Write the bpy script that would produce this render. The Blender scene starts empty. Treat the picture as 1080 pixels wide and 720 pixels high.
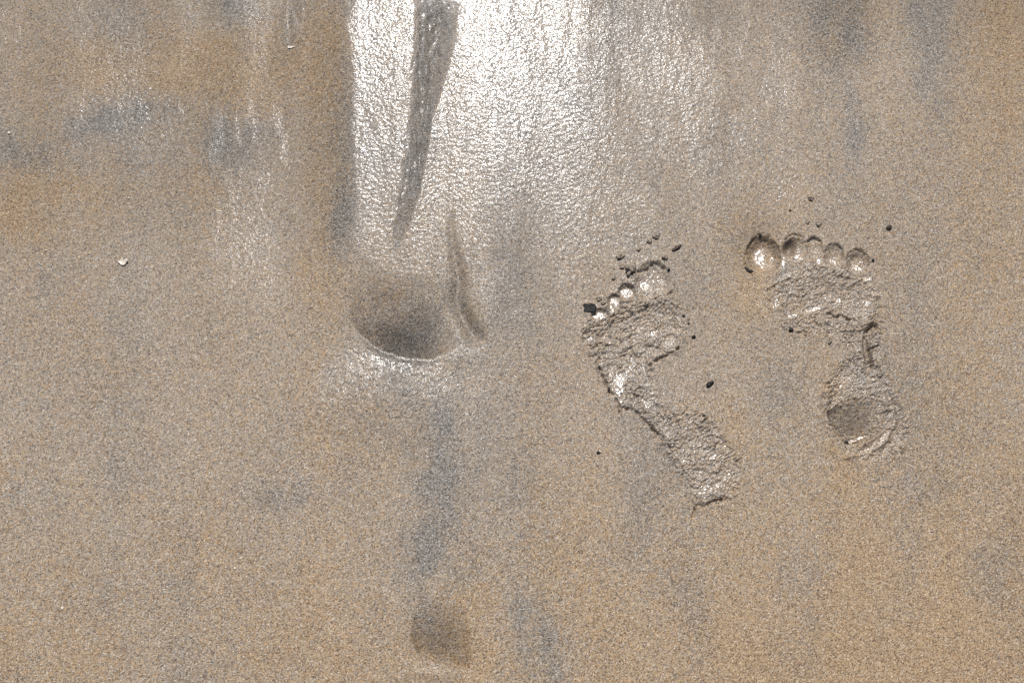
import bpy, bmesh, math, random, time
T0 = time.time()
import numpy as np
from mathutils import Vector, Matrix, noise as mnoise

random.seed(7)
scene = bpy.context.scene
C = scene.collection

# ------------------------------------------------------------------ view
PW, PH = 1080.0, 720.0            # the survey of the beach is written in photo units, about 1 mm each
DIST = 1.50                       # lens to sand along the middle of the view
HALF = 0.54                       # half width of sand seen, metres
PITCH = math.radians(20.0)
cam_pos = Vector((0, -DIST*math.sin(PITCH), DIST*math.cos(PITCH)))
RIGHT = Vector((1, 0, 0))
UP = Vector((0, math.cos(PITCH), math.sin(PITCH)))
FWD = Vector((0, math.sin(PITCH), -math.cos(PITCH)))
TANH = HALF/DIST

def ray(u, v):
    a = (u-PW/2)/(PW/2)*TANH
    b = (PH/2-v)/(PW/2)*TANH
    return (FWD + RIGHT*a + UP*b).normalized()

def ground(u, v, z=0.0):
    d = ray(u, v)
    t = (z-cam_pos.z)/d.z
    p = cam_pos + d*t
    return p.x, p.y

def survey(x, y):
    """ground metres -> survey units (numpy)"""
    dx, dy, dz = x-cam_pos.x, y-cam_pos.y, -cam_pos.z
    f = np.maximum(dy*FWD.y + dz*FWD.z, 0.2)
    r = dx
    u_ = dy*UP.y + dz*UP.z
    return PW/2 + r/f/TANH*PW/2, PH/2 - u_/f/TANH*PW/2

# ------------------------------------------------------------------ grid
def axis(segments, lo_out, hi_out):
    """segments: list of (start, end, step); grows geometrically outside"""
    a = []
    for s, e, st in segments:
        n = max(1, int(round((e-s)/st)))
        a += [s+(e-s)*i/n for i in range(n)]
    a.append(segments[-1][1])
    hi, st = a[-1], segments[-1][2]
    up = []
    while hi < hi_out:
        st *= 1.16; hi += st; up.append(hi)
    lo, st = a[0], segments[0][2]
    dn = []
    while lo > lo_out:
        st *= 1.16; lo -= st; dn.append(lo)
    return np.array(dn[::-1] + a + up)

def gx(u): return ground(u, 360)[0]
def gy(v): return ground(540, v)[1]
xs = axis([(gx(-60), gx(598), .00115), (gx(598), gx(965), .00065), (gx(965), gx(1140), .00115)], -220, 220)
ys = axis([(gy(760), gy(555), .00115), (gy(555), gy(232), .00065), (gy(232), gy(-50), .00115)], -220, 220)
NX, NY = len(xs), len(ys)
X, Y = np.meshgrid(xs, ys)
X = X.astype(np.float64); Y = Y.astype(np.float64)
U, V = survey(X, Y)

# ------------------------------------------------------------------ numpy noise
_rng = np.random.RandomState(12)
_GA = _rng.rand(4096).astype(np.float32)*2*np.pi
_GC, _GS = np.cos(_GA), np.sin(_GA)
_PM = _rng.permutation(4096).astype(np.int32)

def pnoise(x, y, seed=0):
    x = np.asarray(x, np.float32); y = np.asarray(y, np.float32)
    fx0, fy0 = np.floor(x), np.floor(y)
    ix, iy = fx0.astype(np.int32), fy0.astype(np.int32)
    fx, fy = x-fx0, y-fy0
    u = fx*fx*fx*(fx*(fx*6-15)+10); v = fy*fy*fy*(fy*(fy*6-15)+10)
    r0 = _PM[(iy+seed*71) & 4095]; r1 = _PM[(iy+1+seed*71) & 4095]
    c0 = ix+seed*13; c1 = c0+1
    def g(r, c, dx, dy):
        k = (r+_PM[c & 4095]*7) & 4095
        return _GC[k]*(fx-dx)+_GS[k]*(fy-dy)
    n0 = g(r0, c0, 0, 0); n0 += (g(r0, c1, 1, 0)-n0)*u
    n1 = g(r1, c0, 0, 1); n1 += (g(r1, c1, 1, 1)-n1)*u
    return (n0+(n1-n0)*v)*1.5

def fbm(x, y, seed=0, octv=3, gain=.5):
    s = 0; a = 1
    for i in range(octv):
        s = s + a*pnoise(x*2**i, y*2**i, seed+i*17); a *= gain
    return s

def ss(a, b, x):
    t = np.clip((x-a)/(b-a), 0, 1)
    return t*t*(3-2*t)

def smooth_poly(pts, n=5, closed=True):
    P = [np.array(p, float) for p in pts]; out = []
    m = len(P)
    rng = range(m) if closed else range(m-1)
    for i in rng:
        if closed:
            a, b, c, d = P[i-1], P[i], P[(i+1) % m], P[(i+2) % m]
        else:
            a, b, c, d = P[max(i-1, 0)], P[i], P[i+1], P[min(i+2, m-1)]
        for k in range(n):
            t = k/n
            out.append(.5*((2*b)+(-a+c)*t+(2*a-5*b+4*c-d)*t*t+(-a+3*b-3*c+d)*t**3))
    if not closed: out.append(P[-1])
    return np.array(out)

def region(u0, v0, u1, v1):
    """index window of the grid that covers a survey rectangle"""
    v0 = max(v0, -330)
    x0, x1 = min(ground(u0, v0)[0], ground(u0, v1)[0]), max(ground(u1, v0)[0], ground(u1, v1)[0])
    y1, y0 = ground(540, v0)[1], ground(540, v1)[1]
    return slice(np.searchsorted(ys, y0), np.searchsorted(ys, y1)), slice(np.searchsorted(xs, x0), np.searchsorted(xs, x1))

def seg_dist(u, v, poly, closed):
    best = np.full(u.shape, 1e9)
    m = len(poly)
    for i in range(m if closed else m-1):
        a, b = poly[i], poly[(i+1) % m]
        d = b-a; L = d@d+1e-12
        t = np.clip(((u-a[0])*d[0]+(v-a[1])*d[1])/L, 0, 1)
        q = (u-a[0]-t*d[0])**2+(v-a[1]-t*d[1])**2
        best = np.minimum(best, q)
    return np.sqrt(best)

def inside(u, v, poly):
    c = np.zeros(u.shape, bool); m = len(poly)
    for i in range(m):
        x0, y0 = poly[i-1]; x1, y1 = poly[i]
        if y0 == y1: continue
        k = ((y0 > v) != (y1 > v)) & (u < (x1-x0)*(v-y0)/(y1-y0)+x0)
        c ^= k
    return c

def sdf(pts, pad=45, closed=True, raw=False):
    """signed distance (positive inside) in a window"""
    poly = smooth_poly(pts, 4) if not raw else np.array(pts, float)
    r = region(poly[:, 0].min()-pad, poly[:, 1].min()-pad, poly[:, 0].max()+pad, poly[:, 1].max()+pad)
    u, v = U[r], V[r]
    d = seg_dist(u, v, poly, True)
    return r, u, v, np.where(inside(u, v, poly), d, -d)

def line(pts, pad=30):
    poly = smooth_poly(pts, 4, False)
    r = region(poly[:, 0].min()-pad, poly[:, 1].min()-pad, poly[:, 0].max()+pad, poly[:, 1].max()+pad)
    return r, U[r], V[r], seg_dist(U[r], V[r], poly, False)

def blob_w(cu, cv, ru, rv, ang=0, p=2.0):
    """soft elliptical bump, only where it is not nil: window and values"""
    k = 3.1 if p <= 2.1 else 2.6
    if p < 2: k = 4.0
    R = max(ru, rv)*k
    ru_, rv_ = (ru*k, rv*k) if abs(ang) < 1 else (R, R)
    r = region(cu-ru_-2, cv-rv_-2, cu+ru_+2, cv+rv_+2)
    c, s = math.cos(math.radians(ang)), math.sin(math.radians(ang))
    a = ((U[r]-cu)*c+(V[r]-cv)*s)/ru; b = (-(U[r]-cu)*s+(V[r]-cv)*c)/rv
    return r, np.exp(-(a*a+b*b)**(p/2))

def blob(cu, cv, ru, rv, ang=0, p=2.0):
    B = np.zeros_like(U); r, b = blob_w(cu, cv, ru, rv, ang, p); B[r] = b
    return B

near = ((U > -400) & (U < 1500) & (V > -400) & (V < 1100)).astype(float)
# ------------------------------------------------------------------ height of the beach, millimetres
H = np.zeros_like(U)
wob = 5*pnoise(U/60, V/90, 3)                       # the flow lines wander a little
Uw = U + wob
# gentle waves of the beach, drawn out along the backwash
H += (2.2*pnoise(U/210, V/420, 11) + .55*pnoise(Uw/46, V/190, 12))*near
topw = ss(330, 60, V)*near
H += topw*(.24*pnoise(Uw/17, V/60, 13)+.13*pnoise(Uw/7.5, V/20, 14))
# the tongue of wet sheen: ground falls to the left of it, rises slowly to the right
up = ss(330, 215, V)
edge_ = 377+6*pnoise(U/60, V/55, 19)+2.5*pnoise(U/15, V/18, 25)
H += -6.0*ss(edge_, edge_-80, U)*ss(-160, 300, U)*up*near
H += .026*np.clip(U-470, 0, 420)*ss(520, 60, V)*ss(1400, 900, U)*near
H -= .25*np.exp(-((U-606+(V-60)*.05+wob*.5)/9)**2)*ss(190, 30, V)          # thin dull line beside the tongue
H -= .4*np.exp(-((U-892+wob)/9)**2)*ss(40, 90, V)*ss(190, 130, V)

# runnel: a flat floored channel between two banks, closing to a V further down
vv = V
cl = np.interp(vv, [-80, 0, 40, 90, 140, 200, 235, 270], [432, 437, 436, 432, 427, 419, 412, 404])+.35*wob+1.6*pnoise(U/14, V/30, 15)
cr = np.interp(vv, [-80, 0, 28, 60, 92, 125, 160, 200, 236, 270], [500, 489, 482, 476, 467, 457, 451, 444, 434, 420])+.35*wob+1.0*pnoise(U/12, V/26, 16)
wid = np.maximum(cr-cl, 4)
sl_ = ss(60, 150, vv)                       # further down the left side is a long gentle slope, the right a steep bank
tl = (U-cl+3.0*pnoise(U/5, V/12, 28))/(wid*(.50+.22*sl_)); tr = (cr-U)/(wid*(.42-.14*sl_))
tin = np.clip(np.minimum(tl, tr), 0, 1)
tin = (tin**1.15)*(.5+.5*ss(0, .45, tin))
run = tin*ss(276, 225, V)*ss(-34, 34, V+8*pnoise(U/6, V/9, 29))
H -= .15*wid*run
H += run*(.9*pnoise(U/6, V/10, 17)+.4*pnoise(U/3.5, V/6, 18))
H -= 1.5*ss(-14, 14, U-446)*ss(300, 180, V)*ss(1300, 800, U)*near

fl_ = np.clip(1.15*blob(472, -14, 30, 27, 0, 2.0), 0, 1)
H = H*(1-fl_) + fl_*float((H*fl_).sum()/fl_.sum())     # still water lies level
# round hollow with its steep lower lip
ve = np.interp(U, [350, 360, 372, 385, 398, 410, 424, 440, 455, 470, 480], [326, 333, 343, 356, 366, 371, 375, 377.5, 378, 374, 366]) + 1.3*pnoise(U/6, V/30, 20)
sv = V-ve
ramp_ = np.clip((sv+86+5*pnoise(U/30, V/30, 24))/82, 0, 1)**1.4
g_ = ss(362, 398, U)*ss(492, 430, U-.10*(340-V))
H -= 27*ramp_*ss(1.0+1.2*pnoise(U/4, V/4, 23), -5.5, sv)*g_
# swell below it which catches the sun
m = blob(405, 424, 74, 38, 0, 2.4)
H += 5.0*m*ss(-2, 3, sv) + 1.2*np.exp(-((sv-3)/3.5)**2)*ss(372, 400, U)*ss(470, 445, U)
H += (.6*pnoise(U/9, V/13, 21) + .40*pnoise(U/4.5, V/6, 22) - .7*np.exp(-(pnoise(U/11, V/15, 26)/.09)**2))*m*ss(0, 5, sv)
# shallow shoulder between hollow and crease
H += 1.5*blob(482, 378, 22, 16)
# crease
CRE = [(474, 225), (478, 262), (484, 292), (483, 312), (487, 330), (495, 345), (502, 358)]
r, u, v, d = line(CRE, 40)
wd = 3+5.5*ss(225, 335, v)
H[r] -= (7.5*np.exp(-(d/wd)**2)*ss(200, 330, v)**1.2)*ss(378, 350, v)
H += 2.5*blob(512, 330, 20, 34)
# lower square dent
SQ = [(439, 650), (452, 642), (488, 641), (494, 660), (491, 690), (486, 703), (466, 699), (446, 692), (437, 675)]
e2 = np.interp(U, [430, 436, 442, 452, 466, 480, 492, 500], [668, 680, 690, 696, 700, 703.5, 706, 704])+1.2*pnoise(U/5, V/20, 27)
s2 = V-e2
H -= 10.5*np.clip((s2+64)/60, 0, 1)**1.15*ss(.5, -4.5, s2)*ss(431, 445, U+.12*(670-V)*-1)*ss(501, 485, U)
H += 1.7*blob(462, 712, 34, 9, 8)*ss(690, 702, V-(U-462)*.12)
H += 1.5*blob(300, 515, 30, 14)*.6

# ---------------------------------------------------------------- footprints
def crumble(u, v, amp, sc, ang=0, st=1.0, seed=40):
    c, s = math.cos(math.radians(ang)), math.sin(math.radians(ang))
    a = ((u-600)*c+(v-300)*s)/sc/st; b = (-(u-600)*s+(v-300)*c)/sc
    wa = pnoise(a*.7, b*.7, seed+1)*.9
    n1 = pnoise(a+wa, b+wa, seed+2)
    n2 = pnoise(a*1.9+wa, b*1.9-wa, seed+3)
    n3 = pnoise(a*3.7, b*3.7+wa, seed+4)
    bil = np.abs(n1)*1.7-.45                     # rounded clots parted by narrow creases
    bil2 = np.abs(n2)*1.5-.4
    pat = .55+.9*np.clip(pnoise(a*.35, b*.35, seed+8)+.45, 0, 1)
    return 1.2*amp*pat*(.8*bil+.55*bil2+.35*n1+.4*n3)

def ell(cu, cv, ru, rv, ang=0, n=14):
    c, s = math.cos(math.radians(ang)), math.sin(math.radians(ang))
    return [(cu+ru*math.cos(t)*c-rv*math.sin(t)*s, cv+ru*math.cos(t)*s+rv*math.sin(t)*c) for t in [2*math.pi*k/n for k in range(n)]]

part_regions = []        # (owner, part, polygon)
ROUGH = np.zeros_like(U) # freshly broken sand
SLICK = np.zeros_like(U) # smoothly pressed, film of water on it

def press(pts, depth, wall, rough, sc, ang=0, st=1.0, seed=0, tilt=(0, 0), lip=0.0, jag=2.0, lift=0.0, pad=40):
    r, u, v, d = sdf(pts, pad)
    d = d + jag*pnoise(u/7, v/7, seed+5) + jag*.5*pnoise(u/3, v/3, seed+6)
    inn = ss(-.5, wall, d)
    cu, cv = np.mean([p[0] for p in pts]), np.mean([p[1] for p in pts])
    floor = -depth + tilt[0]*(u-cu) + tilt[1]*(v-cv)
    band = ss(-7, 1, d)
    H[r] += inn*floor + band*crumble(u, v, rough, sc, ang, st, seed) + lip*np.exp(-((d+3.5)/3.5)**2)*(.6+1.2*pnoise(u/8, v/8, seed+9)) + lift*ss(0, 8, d)
    ROUGH[r] = np.maximum(ROUGH[r], ss(-3, 2, d))
    return r, u, v, d

def toe(cu, cv, ru, rv, ang, depth, slick=.8, owner=None, lip=.8, seed=0):
    pts = ell(cu, cv, ru, rv, ang)
    r, u, v, d = sdf(pts, 22)
    d = d+.7*pnoise(u/4, v/4, seed+70)
    k = np.clip((d+1.2)/(min(ru, rv)*.62), 0, 1); k = 1-(1-k)**2
    H[r] += -depth*k*(.4+.6*ss(cv+rv*.95, cv-rv*.1, v)) + lip*.35*np.exp(-((d+2.6)/2.4)**2)
    H[r] += .35*pnoise(u/2.6, v/2.6, seed+71)*ss(-1, 3, d)
    SLICK[r] = np.maximum(SLICK[r], slick*ss(1, 5, d))
    part_regions.append((owner, 'toe_print', ell(cu, cv, ru+1.5, rv+1.5, ang)))

def crack(pts, depth=3.2, wd=1.2):
    r, u, v, d = line(pts, 12)
    d = d + .5*pnoise(u/2.5, v/2.5, 90)
    H[r] -= depth*np.exp(-(d/wd)**2)*(.75+.7*pnoise(u/5, v/5, 91))

# ---- left print
LF = [(615, 352), (624, 338), (645, 326), (672, 322), (700, 316), (717, 326), (724, 342), (721, 358), (711, 370), (694, 380), (684, 392), (686, 410), (700, 430), (722, 434), (745, 440), (760, 460), (775, 480), (781, 502), (770, 520), (758, 529), (740, 533), (733, 522), (721, 504), (708, 490), (699, 468), (686, 452), (667, 434), (654, 433), (643, 414), (632, 388), (622, 370)]
press([p for p in [(615, 352), (624, 338), (645, 326), (672, 322), (700, 316), (717, 326), (724, 342), (721, 358), (711, 370), (694, 380), (684, 392), (688, 412), (700, 432), (690, 446), (667, 434), (654, 433), (643, 414), (632, 388), (622, 370)]],
      2.6, 18, 1.6, 8.6, -32, 1.25, 100, tilt=(-.012, .02), lip=.5)
press([(682, 428), (700, 431), (722, 434), (745, 440), (760, 460), (775, 480), (781, 502), (770, 520), (758, 529), (740, 533), (733, 522), (721, 504), (708, 490), (699, 468), (688, 452), (678, 441)],
      -1.0, 5, 1.45, 8.0, -28, 1.3, 120, tilt=(-.03, .02), lip=.5)
toe(688, 298, 18, 21, 10, 3.8, .45, 'L', .9, 1)
toe(661, 309, 8.5, 8.5, 0, 4.5, 1.0, 'L', .5, 2)
toe(648, 319, 7, 8, 20, 4.0, 1.0, 'L', .5, 3)
toe(633, 333, 9, 6.5, 0, 3.2, .9, 'L', .5, 4)
toe(623, 355, 8, 7, 0, 2.4, .5, 'L', .5, 5)
r, u, v, d = sdf([(636, 322), (650, 300), (672, 290), (706, 318), (690, 326), (655, 334), (628, 350)], 15)
H[r] += ss(-4, 3, d)*crumble(u, v, .9, 5.5, -25, 1.4, 160)
ROUGH[r] = np.maximum(ROUGH[r], ss(-3, 2, d)*.8)
# wet pressed patches
def polish(cu, cv, ru, rv, a, k, off=0.0):
    r, bl = blob_w(cu, cv, ru, rv, a, 3.2); u, v = U[r], V[r]
    """a smooth wet patch, lying so that it looks at the sun"""
    b = np.clip(1.25*bl, 0, 1)*(1+.5*pnoise(u/3.5, v/3.5, int(cu)))*k; b = np.clip(b, 0, 1)
    base = float((H[r]*b).sum()/b.sum())+off
    plane = base + .00033*(cv+6)*(v-cv) + .00035*(cu-463)*(u-cu) + .10*pnoise(u/4, v/4, int(cv))
    H[r] = H[r]*(1-b)+plane*b
    SLICK[r] = np.maximum(SLICK[r], b)
for q in [(661, 309, 6.5, 6, 0, 1, 0), (648, 319, 5.5, 5, 30, 1, 0), (645, 326, 3, 5, 0, .9, 0), (633, 333, 8, 4, -5, .95, 0), (624, 357, 5, 2.6, 10, .8, 0), (680, 302, 7, 6, 30, .8, 0), (652, 405, 7, 20, -8, .95, 0), (645, 392, 4, 8, 10, .8, 0), (659, 396, 5, 8, 30, .7, 0),
          (668, 358, 13, 4, -30, .6, 0), (690, 352, 9, 6, 0, .75, 0), (676, 347, 8, 3, -20, .6, 0), (706, 360, 8, 4, -40, .6, 0), (683, 427, 7, 5, 40, .7, 0), (664, 385, 5, 10, 20, .6, 0),
          (741, 516, 9, 6, -40, .7, 0), (757, 512, 14, 4, -35, .7, 0), (737, 505, 4, 9, 10, .6, 0), (752, 482, 6, 3, -20, .5, 0)]:
    polish(*q)
crack([(632, 388), (641, 410), (652, 426), (654, 436), (656, 431), (668, 432), (680, 444), (692, 456), (700, 461)], 4.0, 1.3)
crack([(702, 466), (712, 482), (722, 498)], 2.0, 1.1)
crack([(731, 545), (735, 533), (742, 534), (752, 528), (762, 526)], 4.2, 1.4)
crack([(716, 367), (705, 374), (692, 380), (686, 386)], 3.6, 1.3)
crack([(680, 364), (688, 365), (697, 368)], 2.4, 1.2)
crack([(622, 346), (650, 341), (672, 331), (695, 322)], 1.3, 1.6)
crack([(623, 369), (634, 362), (640, 364)], 2.2, 1.3)
crack([(633, 398), (629, 384), (632, 378)], 2.0, 1.2)
crack([(672, 288), (682, 285), (690, 279), (700, 284)], 2.6, 1.4)
crack([(704, 312), (708, 309)], 2.5, 1.2)

# ---- right print
press([(812, 312), (822, 301), (838, 295), (858, 287), (878, 287), (898, 290), (914, 300), (925, 315), (926, 335), (921, 345), (905, 350), (888, 345), (868, 340), (848, 342), (834, 337), (820, 325)],
      3.5, 22, 1.25, 7.2, -18, 1.35, 200, tilt=(0, .03), lip=.5)
press([(816, 300), (822, 288), (842, 282), (862, 284), (890, 286), (914, 292), (916, 302), (880, 300), (850, 296), (830, 302)],
      .6, 8, .75, 4.6, 10, 1.0, 215, lip=.3)
press([(828, 338), (850, 340), (880, 342), (905, 346), (924, 332), (928, 350), (927, 372), (929, 395), (915, 395), (902, 392), (898, 376), (890, 362), (860, 352), (836, 350)],
      .4, 5, 1.35, 5.2, 0, 1.2, 230, lip=.5)
press([(893, 380), (906, 376), (926, 384), (936, 402), (946, 420), (954, 442), (955, 462), (942, 480), (920, 486), (898, 481), (884, 464), (872, 448), (870, 428), (875, 402)],
      1.5, 8, 1.05, 6.0, -38, 1.6, 245, tilt=(.0, .0), lip=.6)
# heel bowl: its floor sinks towards the lower left edge
HE = [(873, 432), (884, 424), (905, 420), (920, 412), (932, 420), (934, 436), (928, 450), (915, 461), (899, 466), (885, 459), (875, 446)]
r, u, v, d = sdf(HE, 30)
d = d+1.0*pnoise(u/5, v/5, 260)
hb = ss(0, 13, d)
H[r] = H[r]*(1-hb) + hb*(-1.0+.25*pnoise(u/4, v/4, 261))
he = np.interp(u, [862, 868, 873, 880, 890, 905, 920, 935, 948], [412, 424, 440, 456, 466, 468.5, 463, 451, 440])+1.2*pnoise(u/5, v/20, 262)
hs = v-he
H[r] -= 14*np.clip((hs+48)/45, 0, 1)**1.25*ss(.8, -3.5, hs)*ss(867, 882, u+.25*(v-440))*ss(948, 900, u)
# concentric folds lower right of the heel
r, u, v, d = sdf([(850, 370), (980, 370), (980, 500), (850, 500)], 0, raw=True)
rad = np.hypot((u-893), (v-432)*1.05)+2.5*pnoise(u/9, v/9, 270)
wgt = ss(34, 42, rad)*ss(66, 52, rad)*ss(.25, .75, ((v-432)*.55+(u-893)*.8)/np.maximum(rad, 1))*ss(400, 415, v)
H[r] += wgt*1.35*np.sin((rad-37)/6.2*2*np.pi*.5)*(1+.6*pnoise(u/10, v/10, 271)) + 2.2*np.exp(-((rad-45)/4)**2)*wgt
r, u, v, d = line([(921, 345), (915, 352), (913, 364), (915, 376), (917, 386)], 20)
H[r] -= 7.0*np.exp(-(d/3.6)**4)
r, u, v, d = line([(908, 352), (921, 342), (925, 330), (925, 318)], 16)
H[r] -= 3.0*np.exp(-(d/3)**2)
toe(805.5, 270, 17, 20.5, -20, 7.5, .8, 'R', .9, 11)
toe(838, 263, 11, 11, 10, 3.4, .3, 'R', .8, 12)
toe(858, 263, 8, 10.5, 0, 3.2, .25, 'R', .7, 13)
toe(879, 273, 10, 12.5, 5, 4.2, .35, 'R', .8, 14)
toe(904, 280, 11, 13.5, 8, 6.2, .6, 'R', .9, 15)
H -= 7.0*blob(832, 263, 6, 8, 35, 3)              # deep pit between the first two toes
for q in [(801, 269, 9, 10, 20, .9, 0), (808, 279, 8, 6, 20, .5, 0), (842, 272, 6, 3.5, 0, .85, 0), (835, 334, 9, 2.6, -15, .95, 0), (857, 327, 14, 2.2, -14, .9, 0), (826, 277, 1.6, 7, 0, .8, 0), (864, 277, 4.5, 4, 30, .8, 0), (818, 321, 5, 5, 0, .7, 0),
          (903, 283, 6, 6, 0, .6, 0), (880, 279, 5, 5, 0, .55, 0), (914, 296, 6, 5, 0, .7, 0), (884, 318, 3, 4, 0, .8, 0), (914, 322, 3, 4, 0, .8, 0), (917, 358, 3, 8, 0, .55, 0), (888, 408, 9, 4, -45, .55, 0), (884, 420, 6, 8, 30, .5, 0),
          (905, 461, 12, 2.4, -22, .85, 0), (937, 440, 2.2, 9, 25, .8, 0), (918, 473, 10, 3, -15, .6, 0), (932, 462, 4, 8, 35, .55, 0), (834, 305, 12, 6, -25, .35, 0)]:
    polish(*q)
crack([(873, 331), (880, 336), (887, 333), (894, 338), (900, 339)], 4.0, 1.4)
crack([(917, 369), (921, 367), (926, 365)], 3.5, 1.0)
crack([(791, 288), (786, 278), (787, 268), (792, 256), (802, 248), (812, 250)], 1.8, 1.6)
crack([(892, 276), (896, 268), (904, 265), (912, 268)], 3.0, 1.6)
crack([(869, 268), (874, 261), (882, 260), (888, 266)], 2.4, 1.3)
crack([(849, 258), (857, 253), (864, 256)], 2.2, 1.3)
crack([(828, 254), (836, 249), (846, 253)], 2.4, 1.2)
crack([(810, 306), (820, 301), (832, 295)], 2.6, 1.3)
# ground sinks a little round the right toes
H -= 4.0*blob(802, 272, 32, 36, 0, 2.4)+2.0*blob(870, 285, 60, 36)

# fine relief of the sand itself
fine = ss(1.6, .6, np.gradient(X, axis=1)*1000) * ss(1.6, .6, np.abs(np.gradient(Y, axis=0))*1000)
H += fine*(.10*pnoise(X/.0062, Y/.0085, 31) + .08*pnoise(X/.0034, Y/.004, 32))
rough = np.clip(ROUGH, 0, 1)
H += fine*rough*(.22*pnoise(X/.0028, Y/.0028, 33)+.11*pnoise(X/.0015, Y/.0015, 34))
# far away: low swells only
far = np.hypot(X, Y)
H += 60*ss(3, 30, far)*pnoise(X/14, Y/9, 35)
Z = H*.001

# ------------------------------------------------------------------ what the sand is made of, how wet it lies, shade painted into its dents
lowU = U + 14*pnoise(U/80, V/80, 50)
GREY = .28*ss(-.1, .8, pnoise(lowU/85, V/330, 51)) + .25*ss(0, .8, fbm(U/70, V/110, 52))
for (cu, cv, ru, rv, a, s) in [(437, 580, 22, 50, 4, .95), (478, 455, 34, 50, -10, .8), (460, 520, 26, 50, -15, .4), (298, 521, 38, 18, 0, .75), (390, 408, 50, 22, 0, .45), (572, 688, 26, 34, -30, .95), (545, 645, 14, 24, -20, .5), (455, 525, 24, 60, -8, .5), (185, 600, 16, 90, 0, .3), (110, 560, 14, 120, 0, .25), (452, 660, 22, 34, 0, .3),
        (354, 237, 14, 30, 0, .9), (120, 122, 55, 15, -10, 1.25), (245, 147, 40, 20, -12, 1.15), (28, 165, 50, 15, 8, .9), (238, 4, 22, 14, 0, .9), (880, 25, 42, 48, 0, .85), (893, 125, 10, 62, 0, .85),
        (985, 25, 25, 60, 0, .6), (975, 115, 22, 40, 0, .45), (820, 415, 34, 30, 0, .35), (950, 300, 22, 90, 0, .35), (300, 20, 14, 30, 0, .7), (700, 30, 50, 40, 0, .3), (345, 395, 40, 26, 0, .25),
        (120, 420, 30, 90, 0, .3), (185, 660, 22, 70, 0, .3), (840, 660, 30, 60, 0, .35), (420, 350, 34, 30, 0, .5), (540, 360, 60, 60, 0, .3), (480, 300, 16, 50, 0, .4), (130, 30, 40, 30, 0, .3)]:
    r, b = blob_w(cu+6, cv, ru*1.15, rv*1.15, a, 2.0); GREY[r] += .9*s*b*(.75+.6*pnoise(U[r]/24, V[r]/40, 53))
WARM = .25*ss(-.2, .8, pnoise(lowU/95+5, V/300, 54))+.15*ss(0, .7, fbm(U/60, V/90, 55))
WARM += .60*ss(380, 720, V)*ss(450, 1000, U) + .30*ss(420, 720, V) + .16 + .25*ss(850, 1080, U)
for (cu, cv, ru, rv, a, s) in [(200, 62, 130, 28, -6, 1.35), (255, 92, 50, 34, 0, 1.0), (30, 215, 60, 34, 0, 1.2), (160, 190, 90, 20, 0, .5), (130, 60, 60, 24, 0, .4), (345, 130, 26, 140, 0, .35), (350, 300, 26, 34, 0, .6), (792, 300, 22, 50, 0, .9), (812, 240, 46, 22, 0, .5),
        (508, 675, 16, 42, 0, .6), (415, 690, 24, 26, 0, .5), (1060, 60, 40, 80, 0, .7), (760, 430, 30, 30, 0, .4), (560, 390, 60, 20, 0, .3), (330, 480, 60, 40, 0, .2), (875, 395, 14, 24, 0, .5), (930, 25, 25, 50, 0, .4), (780, 470, 26, 40, 0, .5)]:
    r, b = blob_w(cu, cv, ru*1.2, rv*1.2, a, 2.0); WARM[r] += .65*s*b*(.8+.4*pnoise(U[r]/26, V[r]/34, 56))
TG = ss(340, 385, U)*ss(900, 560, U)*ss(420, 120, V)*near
GREY = GREY+.06*rough+.40*ss(0, .3, run)+.36*TG+.45*blob(426, 352, 34, 28)  # grey in runnel and round hollow adds to the shade painted there
GREY = np.clip(GREY*near+.15*(1-near), 0, 1); WARM = np.clip(WARM*near+.3*(1-near), 0, 1)

WET = .30 + .12*pnoise(lowU/60, V/170, 60)
tongue = ss(edge_-14, edge_+4, U)*(.60+.40*ss(680, 575, U+12*pnoise(U/20, V/50, 63)))*ss(1040, 700, U+.2*V)*(.27+.73*ss(290, 15, np.hypot((U-470)*.62, V)))*ss(500, 150, V+0*U)*near
tongue *= 1-.85*ss(236, 262, V+8*pnoise(U/12, V/20, 65))*ss(440, 415, U)
tongue *= 1-.55*ss(600, 640, U)*ss(70, 10, V+15*pnoise(U/25, V/60, 64))
WET += .57*tongue*(.86+.28*pnoise(U/16, V/34, 66)) - .22*run
st = ss(.05, .45, pnoise(Uw/13, V/60, 61)+.5*pnoise(Uw/5, V/22, 62))
for (cu, cv, ru, rv, s) in [(318, 25, 16, 34, 1.1), (285, 150, 42, 44, .6), (215, 135, 40, 36, .45), (30, 20, 60, 40, .45), (120, 125, 60, 24, .5), (255, 210, 60, 40, .3), (800, 110, 90, 60, .5), (940, 90, 60, 60, .25)]:
    r, b = blob_w(cu, cv, ru, rv, 0, 2.4); WET[r] += .27*s*b*(-.12+1.1*st[r]**1.5)
WET += .16*blob(395, 402, 80, 34, 0, 2.4)+.30*blob(425, 380, 38, 11, 8, 2)+.34*rough
WET -= .35*blob(350, 150, 24, 150, 0, 4)
WET -= .5*blob(884, 30, 30, 50)
WET = np.clip(WET, 0, 1)*near+.3*(1-near)
wet = WET
FILM = np.clip(1.15*blob(472, -14, 30, 27, 0, 2.0), 0, 1)       # standing water where the runnel widens
FILM = np.maximum(FILM, SLICK*.0)
SLICK = np.clip(SLICK, 0, 1)
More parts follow.
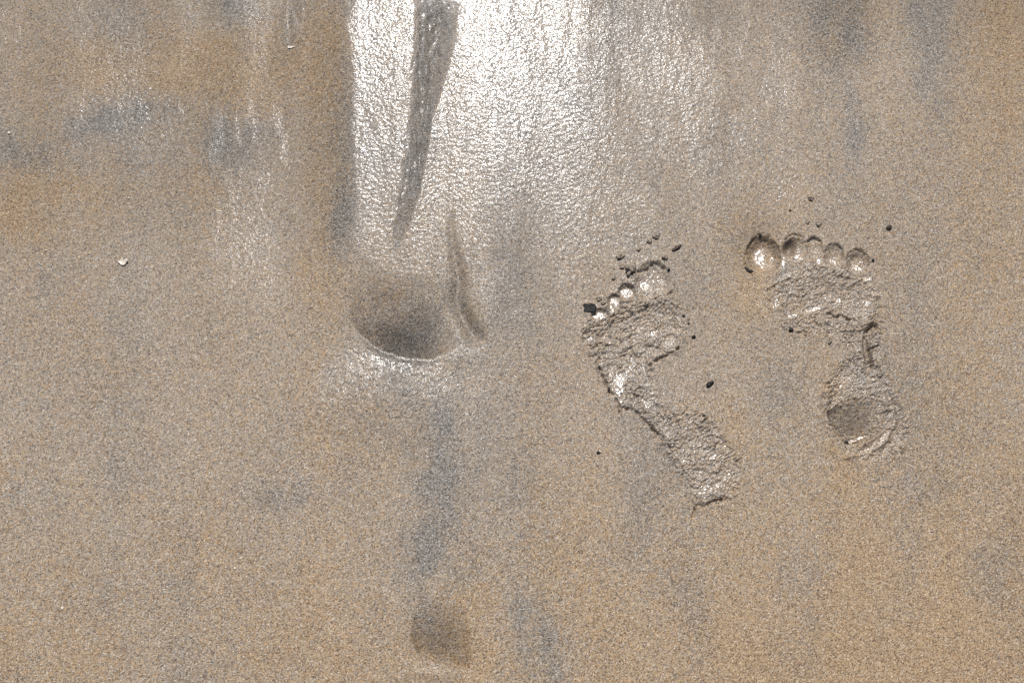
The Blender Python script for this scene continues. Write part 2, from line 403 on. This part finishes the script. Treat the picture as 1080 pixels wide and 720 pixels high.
DAMP_SHADE = np.clip(blob(426, 354, 34, 30, 0, 2.0)*.88+blob(464, 674, 29, 30, 0, 2.6)*.72+blob(898, 441, 27, 20, -25, 3)*.75+.6*blob(490, 335, 9, 24, -20, 3)+.5*blob(915, 364, 4.5, 20)+.42*blob(797, 258, 26, 28)-.35*blob(806, 274, 13, 15)+.55*blob(834, 262, 7, 8, 30)+.25*run+.26*TG+.46*ss(380, 350, U)*ss(420, 120, V)*near+.32*ss(610, 760, U)*ss(75, 0, V)*near+.2*ss(900, 1050, U)*ss(300, 50, V)*near, 0, 1)  # painted shade in hollows, heel, crease, toes, runnel; soaked tongue; darker top corners

# ------------------------------------------------------------------ normals of the whole sheet (shared by every piece of it)
dzx = np.gradient(Z, xs, axis=1); dzy = np.gradient(Z, ys, axis=0)
N = np.stack([-dzx, -dzy, np.ones_like(Z)], -1)
N /= np.linalg.norm(N, axis=-1, keepdims=True)

# ------------------------------------------------------------------ materials
def new_mat(name):
    m = bpy.data.materials.new(name); m.use_nodes = True
    nt = m.node_tree; nt.nodes.clear()
    return m, nt

def sand_material():
    m, nt = new_mat('wet_sand')
    N_ = nt.nodes.new; L = nt.links.new
    out = N_('ShaderNodeOutputMaterial'); bs = N_('ShaderNodeBsdfPrincipled')
    L(bs.outputs[0], out.inputs[0])
    geo = N_('ShaderNodeNewGeometry'); P = geo.outputs['Position']
    def attr(n):
        a = N_('ShaderNodeAttribute'); a.attribute_name = n; return a.outputs['Fac']
    def math_(op, a, b=None, c=None, clamp=False):
        n = N_('ShaderNodeMath'); n.operation = op; n.use_clamp = clamp
        for i, x in enumerate([a, b, c]):
            if x is None: continue
            if isinstance(x, (int, float)): n.inputs[i].default_value = x
            else: L(x, n.inputs[i])
        return n.outputs[0]
    def mix(f, a, b, mode='MIX'):
        n = N_('ShaderNodeMix'); n.data_type = 'RGBA'; n.blend_type = mode
        for s, x in ((n.inputs[0], f), (n.inputs[6], a), (n.inputs[7], b)):
            if isinstance(x, (int, float)): s.default_value = x
            elif isinstance(x, tuple): s.default_value = (*x, 1)
            else: L(x, s)
        return n.outputs[2]
    def noise(scale, detail=2, vec=P, rough=.5):
        n = N_('ShaderNodeTexNoise'); n.inputs['Scale'].default_value = scale; n.inputs['Detail'].default_value = detail
        n.inputs['Roughness'].default_value = rough
        L(vec, n.inputs['Vector']); return n.outputs['Fac']
    def voro(scale, feat='F1'):
        n = N_('ShaderNodeTexVoronoi'); n.inputs['Scale'].default_value = scale; n.feature = feat
        L(P, n.inputs['Vector']); return n
    def ramp(f, stops):
        n = N_('ShaderNodeValToRGB'); e = n.color_ramp.elements
        while len(e) < len(stops): e.new(.5)
        for k, (p, c) in enumerate(stops): e[k].position = p; e[k].color = (*c, 1)
        L(f, n.inputs[0]); return n.outputs[0]
    G, W, WETa, SL, FI, RO, DA = [attr(n) for n in ('grey', 'warm', 'wet', 'slick', 'film', 'rough', 'damp_shade')]
    # colour of single grains
    v1 = voro(GRAIN1); sx = N_('ShaderNodeSeparateColor'); L(v1.outputs['Color'], sx.inputs[0])
    v2 = voro(GRAIN2); sy = N_('ShaderNodeSeparateColor'); L(v2.outputs['Color'], sy.inputs[0])
    warmc = ramp(sx.outputs[0], [(0, (.10, .065, .040)), (.18, (.22, .140, .083)), (.45, (.335, .236, .138)), (.72, (.39, .293, .186)), (.9, (.44, .29, .17)), (1, (.60, .50, .39))])
    neutc = ramp(sx.outputs[0], [(0, (.095, .078, .062)), (.18, (.20, .162, .128)), (.45, (.29, .240, .192)), (.72, (.355, .305, .25)), (.9, (.39, .30, .215)), (1, (.58, .53, .46))])
    greyc = ramp(sx.outputs[0], [(0, (.04, .038, .036)), (.3, (.115, .108, .10)), (.6, (.18, .17, .157)), (.85, (.25, .23, .205)), (1, (.42, .41, .39))])
    wmix = math_('ADD', math_('MULTIPLY', W, 1.1), math_('MULTIPLY', math_('SUBTRACT', sy.outputs[1], .5), .9), clamp=True)
    gmix = math_('ADD', math_('MULTIPLY', G, 1.0), math_('MULTIPLY', math_('SUBTRACT', sy.outputs[0], .5), .55), clamp=True)
    gmix = math_('MULTIPLY', gmix, .85)
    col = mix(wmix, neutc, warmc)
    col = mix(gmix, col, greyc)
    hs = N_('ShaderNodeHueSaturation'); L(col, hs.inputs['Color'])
    L(math_('MULTIPLY', ALB, math_('SUBTRACT', 1.0, math_('MULTIPLY', DA, .42))), hs.inputs['Value'])  # albedo darkened for soaked sand and for shade painted in dents
    hs.inputs['Saturation'].default_value = SAT
    col = hs.outputs[0]
    L(col, bs.inputs['Base Color'])
    # relief: domes of grains, sand clots, streaks of the backwash
    dome = math_('SUBTRACT', 1.0, math_('MULTIPLY', v1.outputs['Distance'], 1.2))
    b1 = N_('ShaderNodeBump'); b1.inputs['Strength'].default_value = 1.0
    L(math_('MULTIPLY', DOME, math_('SUBTRACT', 1.0, math_('MULTIPLY', SL, .55))), b1.inputs['Distance']); L(dome, b1.inputs['Height'])
    clot = math_('ADD', noise(230, 3, rough=.6), math_('MULTIPLY', noise(620, 1), .55))
    b2 = N_('ShaderNodeBump'); b2.inputs['Strength'].default_value = 1.0
    L(math_('MULTIPLY', CLOT, math_('ADD', .55, math_('MULTIPLY', RO, .9))), b2.inputs['Distance']); L(clot, b2.inputs['Height'])
    L(b2.outputs[0], b1.inputs['Normal'])
    L(b1.outputs[0], bs.inputs['Normal'])
    # gloss: damp sand is dull, the wet tongue shines
    rg = math_('SUBTRACT', .60, math_('MULTIPLY', WETa, .24))
    rg = math_('SUBTRACT', rg, math_('MULTIPLY', SL, .12))
    L(rg, bs.inputs['Roughness'])
    bs.inputs['IOR'].default_value = 1.38
    L(math_('MULTIPLY', math_('ADD', .08, math_('MULTIPLY', WETa, 1.0)), 1.0), bs.inputs['Specular IOR Level'])
    # film of water on the grains
    cw = math_('MAXIMUM', math_('SUBTRACT', math_('MULTIPLY', WETa, 1.25), .36), math_('MULTIPLY', SL, .9))
    cw = math_('MAXIMUM', cw, FI, clamp=True)
    L(cw, bs.inputs['Coat Weight'])
    bs.inputs['Coat IOR'].default_value = CIOR
    L(math_('ADD', COATR, math_('MULTIPLY', FI, .06)), bs.inputs['Coat Roughness'])
    b3 = N_('ShaderNodeBump'); b3.inputs['Strength'].default_value = 1.0
    wcl = math_('ADD', noise(WSC, 2.0, rough=.5), math_('MULTIPLY', dome, WDM))
    L(wcl, b3.inputs['Height'])
    L(math_('MULTIPLY', math_('MULTIPLY', WCL, math_('SUBTRACT', 1.0, math_('MULTIPLY', FI, .9))), math_('SUBTRACT', 1.0, math_('MULTIPLY', SL, .75))), b3.inputs['Distance'])
    L(b3.outputs[0], bs.inputs['Coat Normal'])
    return m

GRAIN1, GRAIN2 = 1020.0, 400.0
ALB, SAT = 1.03, 1.07
CIOR, WSC, WDM = 1.345, 255, .03
DOME, CLOT, WCL, COATR = .00028, .00045, .00064, .13
print('GRID', NX, NY, time.time()-T0)
SAND = sand_material()

# ------------------------------------------------------------------ cut the sheet into its named pieces
FY, FX = NY-1, NX-1
owner = np.zeros((FY, FX), np.int16)
Uc = (U[:-1, :-1]+U[1:, 1:])/2; Vc = (V[:-1, :-1]+V[1:, 1:])/2
names = ['sand']
def claim(pts, key, raw=False, only=None):
    poly = smooth_poly(pts, 4) if not raw else np.array(pts, float)
    r = region(poly[:, 0].min()-3, poly[:, 1].min()-3, poly[:, 0].max()+3, poly[:, 1].max()+3)
    r = (slice(r[0].start, min(r[0].stop, FY)), slice(r[1].start, min(r[1].stop, FX)))
    k = inside(Uc[r], Vc[r], poly)
    sub = owner[r]
    if only is not None: k &= (sub == 0)
    if key not in names: names.append(key)
    sub[k] = names.index(key); owner[r] = sub

LBALL = [(612, 352), (621, 336), (636, 322), (652, 298), (672, 286), (705, 316), (719, 324), (727, 342), (724, 360), (713, 373), (696, 383), (684, 392), (640, 404), (628, 390), (618, 370)]
LARCH = [(640, 404), (684, 392), (689, 410), (702, 429), (724, 431), (712, 470), (699, 470), (686, 455), (667, 437), (653, 438), (641, 418), (628, 390)]
LHEEL = [(724, 431), (747, 437), (763, 458), (779, 478), (785, 502), (773, 522), (760, 531), (742, 537), (730, 548), (730, 524), (718, 506), (705, 492), (699, 470), (712, 470)]
RBALL = [(808, 312), (818, 292), (838, 280), (862, 282), (890, 284), (912, 288), (920, 298), (930, 315), (930, 332), (921, 348), (890, 349), (868, 346), (840, 352), (829, 340), (815, 326)]
RARCH = [(890, 349), (921, 345), (930, 332), (932, 352), (931, 375), (930, 388), (906, 380), (893, 380), (896, 366)]
RHEEL = [(893, 380), (906, 376), (930, 384), (940, 402), (950, 420), (958, 442), (959, 463), (945, 484), (920, 491), (896, 485), (880, 466), (868, 450), (866, 428), (872, 402)]
claim(LBALL, 'L|ball_print'); claim(LARCH, 'L|arch_print'); claim(LHEEL, 'L|heel_print')
claim(RBALL, 'R|ball_print'); claim(RARCH, 'R|arch_print'); claim(RHEEL, 'R|heel_print')
toe_i = 0
for (o, p, poly) in part_regions:
    toe_i += 1
    claim(poly, f'{o}|toe_print|{toe_i}')
claim([(380, 298), (412, 289), (444, 297), (467, 317), (474, 345), (465, 370), (449, 381), (432, 379), (412, 376), (396, 370), (380, 360), (368, 342), (370, 316)], 'HOL')
claim([(434, 650), (450, 638), (490, 637), (499, 660), (496, 690), (489, 708), (466, 704), (442, 697), (432, 675)], 'SQ')
claim([(478, 285), (488, 285), (490, 305), (494, 325), (504, 342), (510, 358), (502, 364), (492, 354), (481, 338), (477, 318)], 'CRE')
claim([(424, -70), (498, -70), (491, 0), (479, 60), (464, 105), (452, 160), (444, 200), (434, 245), (422, 245), (423, 200), (426, 150), (426, 90), (429, 40), (430, 0)], 'RUN')

ATT = dict(grey=GREY, warm=WARM, wet=WET, slick=SLICK, film=FILM, rough=rough, damp_shade=DAMP_SHADE)
def piece(name, idx, parent=None, origin=None):
    fy, fx = np.nonzero(owner == idx)
    q = np.stack([fy*NX+fx, fy*NX+fx+1, (fy+1)*NX+fx+1, (fy+1)*NX+fx], -1).astype(np.int64)
    used = np.zeros(NY*NX, bool); used[q.ravel()] = True
    vid = np.nonzero(used)[0]; remap = np.zeros(NY*NX, np.int64); remap[vid] = np.arange(len(vid))
    q = remap[q]
    co = np.stack([X.ravel()[vid], Y.ravel()[vid], Z.ravel()[vid]], -1)
    if origin is None:
        origin = (float(co[:, 0].mean()), float(co[:, 1].mean()), 0.0) if idx else (0, 0, 0)
    me = bpy.data.meshes.new(name)
    me.vertices.add(len(vid)); me.vertices.foreach_set('co', (co-np.array(origin)).astype(np.float32).ravel())
    me.loops.add(len(q)*4); me.loops.foreach_set('vertex_index', q.ravel().astype(np.int32))
    me.polygons.add(len(q)); me.polygons.foreach_set('loop_start', (np.arange(len(q))*4).astype(np.int32))
    me.update(calc_edges=True)
    me.polygons.foreach_set('use_smooth', np.ones(len(q), bool))
    for k, a in ATT.items():
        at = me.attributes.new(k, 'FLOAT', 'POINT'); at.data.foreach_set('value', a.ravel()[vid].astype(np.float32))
    me.normals_split_custom_set_from_vertices(N.reshape(-1, 3)[vid].astype(np.float32))
    me.materials.append(SAND)
    o = bpy.data.objects.new(name, me); C.objects.link(o)
    if parent is not None:
        o.parent = parent
        o.location = Vector(origin)-parent.location
    else:
        o.location = origin
    return o

sand = piece('sand', 0); sand['kind'] = 'structure'
def empty(name, u, v):
    e = bpy.data.objects.new(name, None); C.objects.link(e); x, y = ground(u, v); e.location = (x, y, 0); e.empty_display_size = .05
    return e
fl = empty('footprint', 695, 410)
fl['label'] = 'shallow crumbly bare footprint slanting to the lower right, with pale smooth little toe marks'
fr = empty('footprint', 880, 360)
fr['label'] = 'deeper bare footprint with five clear round toe dents and a dark hollow heel'
for f in (fl, fr): f['category'] = 'footprint'; f['group'] = 'pair of bare footprints pressed in the wet sand'
for i, n in enumerate(names):
    if i == 0: continue
    if '|' in n:
        o_, p_ = n.split('|')[:2]
        piece(p_, i, fl if o_ == 'L' else fr)
def tag(o, label, cat, group=None):
    o['label'] = label; o['category'] = cat
    if group: o['group'] = group
tag(piece('sand_hollow', names.index('HOL')), 'deep round dark hollow with bright sharp lower lip, below the shining wet streak', 'hollow', 'washed out hollows in the sand')
tag(piece('sand_hollow', names.index('SQ')), 'shallow square grey hollow near the bottom edge of the view', 'hollow', 'washed out hollows in the sand')
tag(piece('crease', names.index('CRE')), 'short curved crease in the sand just right of the round hollow', 'crease')
tag(piece('runnel', names.index('RUN')), 'narrow dark water channel running down through the sun glare', 'runnel')

# ------------------------------------------------------------------ small things lying on the sand
def height_at(x, y):
    i = min(max(np.searchsorted(xs, x), 1), NX-1); j = min(max(np.searchsorted(ys, y), 1), NY-1)
    return float(Z[j, i])

def bit_material(name, c1, c2, rough, scale, bump=.0003, spec=.4, alpha=None):
    m, nt = new_mat(name); N_ = nt.nodes.new; L = nt.links.new
    out = N_('ShaderNodeOutputMaterial'); bs = N_('ShaderNodeBsdfPrincipled'); L(bs.outputs[0], out.inputs[0])
    g = N_('ShaderNodeNewGeometry'); v = N_('ShaderNodeTexVoronoi'); v.inputs['Scale'].default_value = scale; L(g.outputs['Position'], v.inputs['Vector'])
    s = N_('ShaderNodeSeparateColor'); L(v.outputs['Color'], s.inputs[0])
    r = N_('ShaderNodeValToRGB'); r.color_ramp.elements[0].color = (*c1, 1); r.color_ramp.elements[1].color = (*c2, 1); L(s.outputs[0], r.inputs[0]); L(r.outputs[0], bs.inputs['Base Color'])
    b = N_('ShaderNodeBump'); b.inputs['Distance'].default_value = bump; L(v.outputs['Distance'], b.inputs['Height']); b.invert = True; L(b.outputs[0], bs.inputs['Normal'])
    bs.inputs['Roughness'].default_value = rough; bs.inputs['Specular IOR Level'].default_value = spec
    return m
M_CLOD = bit_material('damp_clod', (.10, .08, .06), (.46, .37, .28), .6, 850, .0006)
M_DARK = bit_material('black_debris', (.006, .006, .006), (.022, .02, .018), .55, 900, spec=.25)
M_SHELL = bit_material('shell_white', (.62, .50, .38), (.80, .74, .64), .35, 500, .0001)
M_BROWN = bit_material('brown_husk', (.03, .02, .012), (.09, .06, .04), .6, 900)

def lump(name, u, v, a, b, h, ang, mat, seed, rough=.25, sink=.35):
    """irregular pebble-like body: a,b half axes and h height in mm"""
    bm = bmesh.new(); bmesh.ops.create_icosphere(bm, subdivisions=3, radius=1)
    for w in bm.verts:
        p = w.co.copy(); n = mnoise.noise(p*1.3+Vector((seed*3.1, seed*1.7, 0)))*rough*1.6+mnoise.noise(p*3.1+Vector((seed, 0, seed)))*rough*.7
        w.co = p*(1+n)
        w.co.x *= a*.001; w.co.y *= b*.001; w.co.z *= h*.001
    me = bpy.data.meshes.new(name); bm.to_mesh(me); bm.free()
    for p in me.polygons: p.use_smooth = True
    me.materials.append(mat); o = bpy.data.objects.new(name, me); C.objects.link(o)
    x, y = ground(u, v)
    o.location = (x, y, height_at(x, y)+h*.001*(1-2*sink)*.6)
    o.rotation_euler = (random.uniform(-.15, .15), random.uniform(-.15, .15), math.radians(ang))
    return o

def flake(name, u, v, outline, th, ang, mat, tip=(0, 0), curl=.0, lift=.0):
    """thin irregular chip; outline in mm around its centre, given thickness and a bent surface"""
    bm = bmesh.new(); n = len(outline)
    rings = []
    for z, s in ((0, .90), (th*.5, 1.0), (th, .86)):
        rings.append([bm.verts.new((x*s*.001, y*s*.001, (z+curl*(x*x+y*y))*.001)) for x, y in outline])
    for k in range(2):
        for i in range(n):
            bm.faces.new((rings[k][i], rings[k][(i+1) % n], rings[k+1][(i+1) % n], rings[k+1][i]))
    cb = bm.verts.new((0, 0, 0)); ct = bm.verts.new((0, 0, th*.8*.001))
    for i in range(n):
        bm.faces.new((rings[0][(i+1) % n], rings[0][i], cb)); bm.faces.new((rings[2][i], rings[2][(i+1) % n], ct))
    bmesh.ops.subdivide_edges(bm, edges=bm.edges[:], cuts=1, use_grid_fill=True)
    for w in bm.verts: w.co += Vector((mnoise.noise(w.co*700), mnoise.noise(w.co*700+Vector((5, 0, 0))), mnoise.noise(w.co*600+Vector((0, 9, 0)))*.8))*.00045
    bmesh.ops.recalc_face_normals(bm, faces=bm.faces)
    me = bpy.data.meshes.new(name); bm.to_mesh(me); bm.free()
    me.materials.append(mat); o = bpy.data.objects.new(name, me); C.objects.link(o)
    x, y = ground(u, v)
    o.location = (x, y, height_at(x, y)+lift*.001)
    o.rotation_euler = (math.radians(tip[0]), math.radians(tip[1]), math.radians(ang))
    return o

tag(flake('black_chip', 621.5, 325.5, [(-7, 3), (-5, 5), (-1, 4.2), (1, 5.6), (4, 4.4), (6, 4.6), (7.4, 1), (6.6, -3), (7.4, -5), (3, -5.4), (-1, -4.6), (-5, -5), (-6.4, -3), (-5, 0)], 1.2, -3, M_DARK, (3, -4), 0, .2),
    'large black ragged chip lying left of the smallest toes of the crumbly footprint', 'debris')
tag(flake('black_sliver', 790, 284.5, [(-4.6, 3.2), (-3.6, 3.4), (-2, .8), (1.5, -.8), (4.4, -1.4), (4.6, -2.8), (1, -3), (-2.6, -1.6), (-4.6, 1)], 1.0, 0, M_DARK, (0, 0), 0, .3),
    'thin curved black sliver touching the left rim of the big toe dent', 'debris')
tag(flake('shell_fragment', 129.5, 275.5, [(-5.6, .2), (-3, 2.6), (-1.2, 5.2), (.8, 2.8), (2.8, 1.8), (4.6, 3.2), (6, .4), (3.6, -2.6), (1.8, -4.8), (-2, -3.8)], 2.0, 4, M_SHELL, (8, -6), .02, .3),
    'cream white broken shell piece with a faint groove above it, on the left', 'shell')
tag(flake('shell_splinter', 306, 46.5, [(-4.4, .2), (-2.4, 1.8), (1, 1.2), (4, 1.0), (4.4, 0), (1, -1.2), (-3, -1.4)], 1.1, 4, M_SHELL, (8, 0), 0, .3),
    'tiny white shell splinter lying left of the glare near the top edge', 'shell')
for (u, v, s, lab) in [(157.8, 91.5, 1.5, 'tiny white shell grain in the upper left orange patch'), (47.5, 263.5, 1.4, 'tiny white shell grain left of the cream shell piece'), (9, 140, 2.0, 'small cream shell grain at the far left edge'),
                       (134.7, 207, 1.2, 'tiny pale shell grain higher up in line with the cream shell piece'), (66, 641, 1.7, 'tiny pale shell grain in the lower left corner area'), (248, 599, 1.3, 'tiny white shell grain below the small grey blotch at lower left')]:
    tag(lump('shell_grain', u, v, s, s*.8, s*.7, random.uniform(0, 180), M_SHELL, u), lab, 'shell', 'loose white shell grains')
elong = [(748.3, 405.3, 4.3, 2.5, 2.2, 38, M_DARK, 'seed_husk', 'black oval husk lying alone in the gap between the two footprints'),
         (742.5, 438.6, 2.6, 1.2, 1.2, 25, M_DARK, 'seed_husk', 'small black husk at the inner edge of the crumbly footprint heel'),
         (713, 263, 6.2, 2.0, 2.0, 32, M_BROWN, 'twig_scrap', 'dark slanting twig scrap up and right of the crumbly big toe print'),
         (935.8, 242.6, 3.2, 2.4, 2.4, 40, M_BROWN, 'twig_scrap', 'small dark scrap with a thin drag line, up and right of the deeper footprint')]
for (u, v, a, b, h, an, mt, nm, lab) in elong:
    tag(lump(nm, u, v, a, b, h, an, mt, u, .3, .3), lab, 'debris')
dots = [(731.3, 355.8, 1.9, 'lowest and largest of the three black specks right of the crumbly ball print'),
        (726, 341.8, 1.2, 'middle black speck of the three right of the crumbly ball print'),
        (720.8, 334, 1.2, 'topmost black speck of the three right of the crumbly ball print'),
        (631, 477.4, 1.6, 'dark speck alone left of the crumbly heel print'),
        (833.6, 349, 2.2, 'black speck just below the ball of the deeper footprint'),
        (832.5, 224.5, 1.1, 'tiny black speck above the second toe of the deeper footprint'),
        (801.7, 248.7, 1.2, 'tiny black speck on the top rim of the deep big toe dent'),
        (893.3, 467.5, 2.6, 'black lump put in for a shaded pit in the lower lip of the dark heel hollow'),  # black body added for the dark of a small pit
        (705, 286, 1.6, 'black speck at the upper right rim of the crumbly big toe print'),
        (919.5, 277, 1.5, 'dark speck right of the little toe dent of the deeper footprint')]
for (u, v, s, lab) in dots:
    tag(lump('dark_speck', u, v, s*1.2, s, s*.8, random.uniform(0, 90), M_DARK, u, .3, .3), lab, 'debris', 'black specks scattered round the footprints')
clods = [(653.8, 271.8, 4.0, 'round sand clod above the third toe of the crumbly footprint'),
         (673.6, 263.9, 2.6, 'small sand clod midway in the arc above the crumbly toes'),
         (684, 255.5, 3.2, 'sand clod beside the topmost flat clod above the crumbly footprint'),
         (691.7, 250.2, 3.6, 'flat sand clod, topmost above the crumbly footprint'),
         (700, 273.2, 3.6, 'dark sand clod just above the crumbly big toe print'),
         (664.5, 284.5, 7.0, 'largest dark sand clod, between the big toe and second toe of the crumbly footprint'),
         (655.8, 281.8, 2.8, 'small clod touching the left of the largest dark clod'),
         (646.6, 294.8, 2.6, 'small clod left of the second toe of the crumbly footprint'),
         (631.5, 315.5, 3.0, 'little sand clod just above right of the black ragged chip'),
         (636, 320.5, 2.8, 'little sand clod between the black ragged chip and the third toe'),
         (853.8, 211.8, 3.2, 'topmost sand clod high above the deeper footprint'),
         (851, 236.8, 2.4, 'left clod of the two close above the middle toe of the deeper footprint'),
         (862, 239, 3.1, 'right clod of the two close above the middle toe of the deeper footprint'),
         (681, 321, 3.0, 'dark clod in the fold below the crumbly big toe print'),
         (879, 286.3, 2.4, 'small dark clod below the fourth toe dent of the deeper footprint'),
         (874, 361.7, 2.0, 'tiny clod left of the arch of the deeper footprint')]
for (u, v, s, lab) in clods:
    tag(lump('sand_clod', u, v, s*.95, s*.75, s*.6, random.uniform(0, 90), M_CLOD, u, .5, .2), lab, 'sand clod', 'sand clods kicked up by the toes')

# ------------------------------------------------------------------ light
spec = ray(463, -6)
to_sun = Vector((spec.x, spec.y, -spec.z)).normalized()
el = math.asin(to_sun.z); az = math.atan2(to_sun.x, to_sun.y)
sd = bpy.data.lights.new('sun', 'SUN'); sd.energy = 4.3; sd.angle = math.radians(.53); sd.color = (1, .98, .95)
so = bpy.data.objects.new('sun', sd); C.objects.link(so); so.rotation_euler = to_sun.to_track_quat('Z', 'Y').to_euler()
so.location = to_sun*20
w = bpy.data.worlds.new('World'); scene.world = w; w.use_nodes = True
nt = w.node_tree; bg = nt.nodes['Background']; sky = nt.nodes.new('ShaderNodeTexSky'); sky.sky_type = 'NISHITA'; sky.sun_disc = False
sky.sun_elevation = el; sky.sun_rotation = az; sky.dust_density = 1.5
nt.links.new(sky.outputs[0], bg.inputs[0]); bg.inputs[1].default_value = .06

# ------------------------------------------------------------------ camera
cd = bpy.data.cameras.new('camera'); cd.sensor_width = 36; cd.lens = 18/TANH; cd.clip_start = .01; cd.clip_end = 1000
co_ = bpy.data.objects.new('camera', cd); C.objects.link(co_); co_.location = cam_pos
co_.rotation_euler = (PITCH, 0, 0)
scene.camera = co_
scene.view_settings.view_transform = 'Standard'; scene.view_settings.look = 'None'; scene.view_settings.gamma = 1
scene.view_settings.exposure = 0.0
scene.cycles.use_denoising = False
scene.cycles.max_bounces = 4
scene.cycles.sample_clamp_indirect = 3
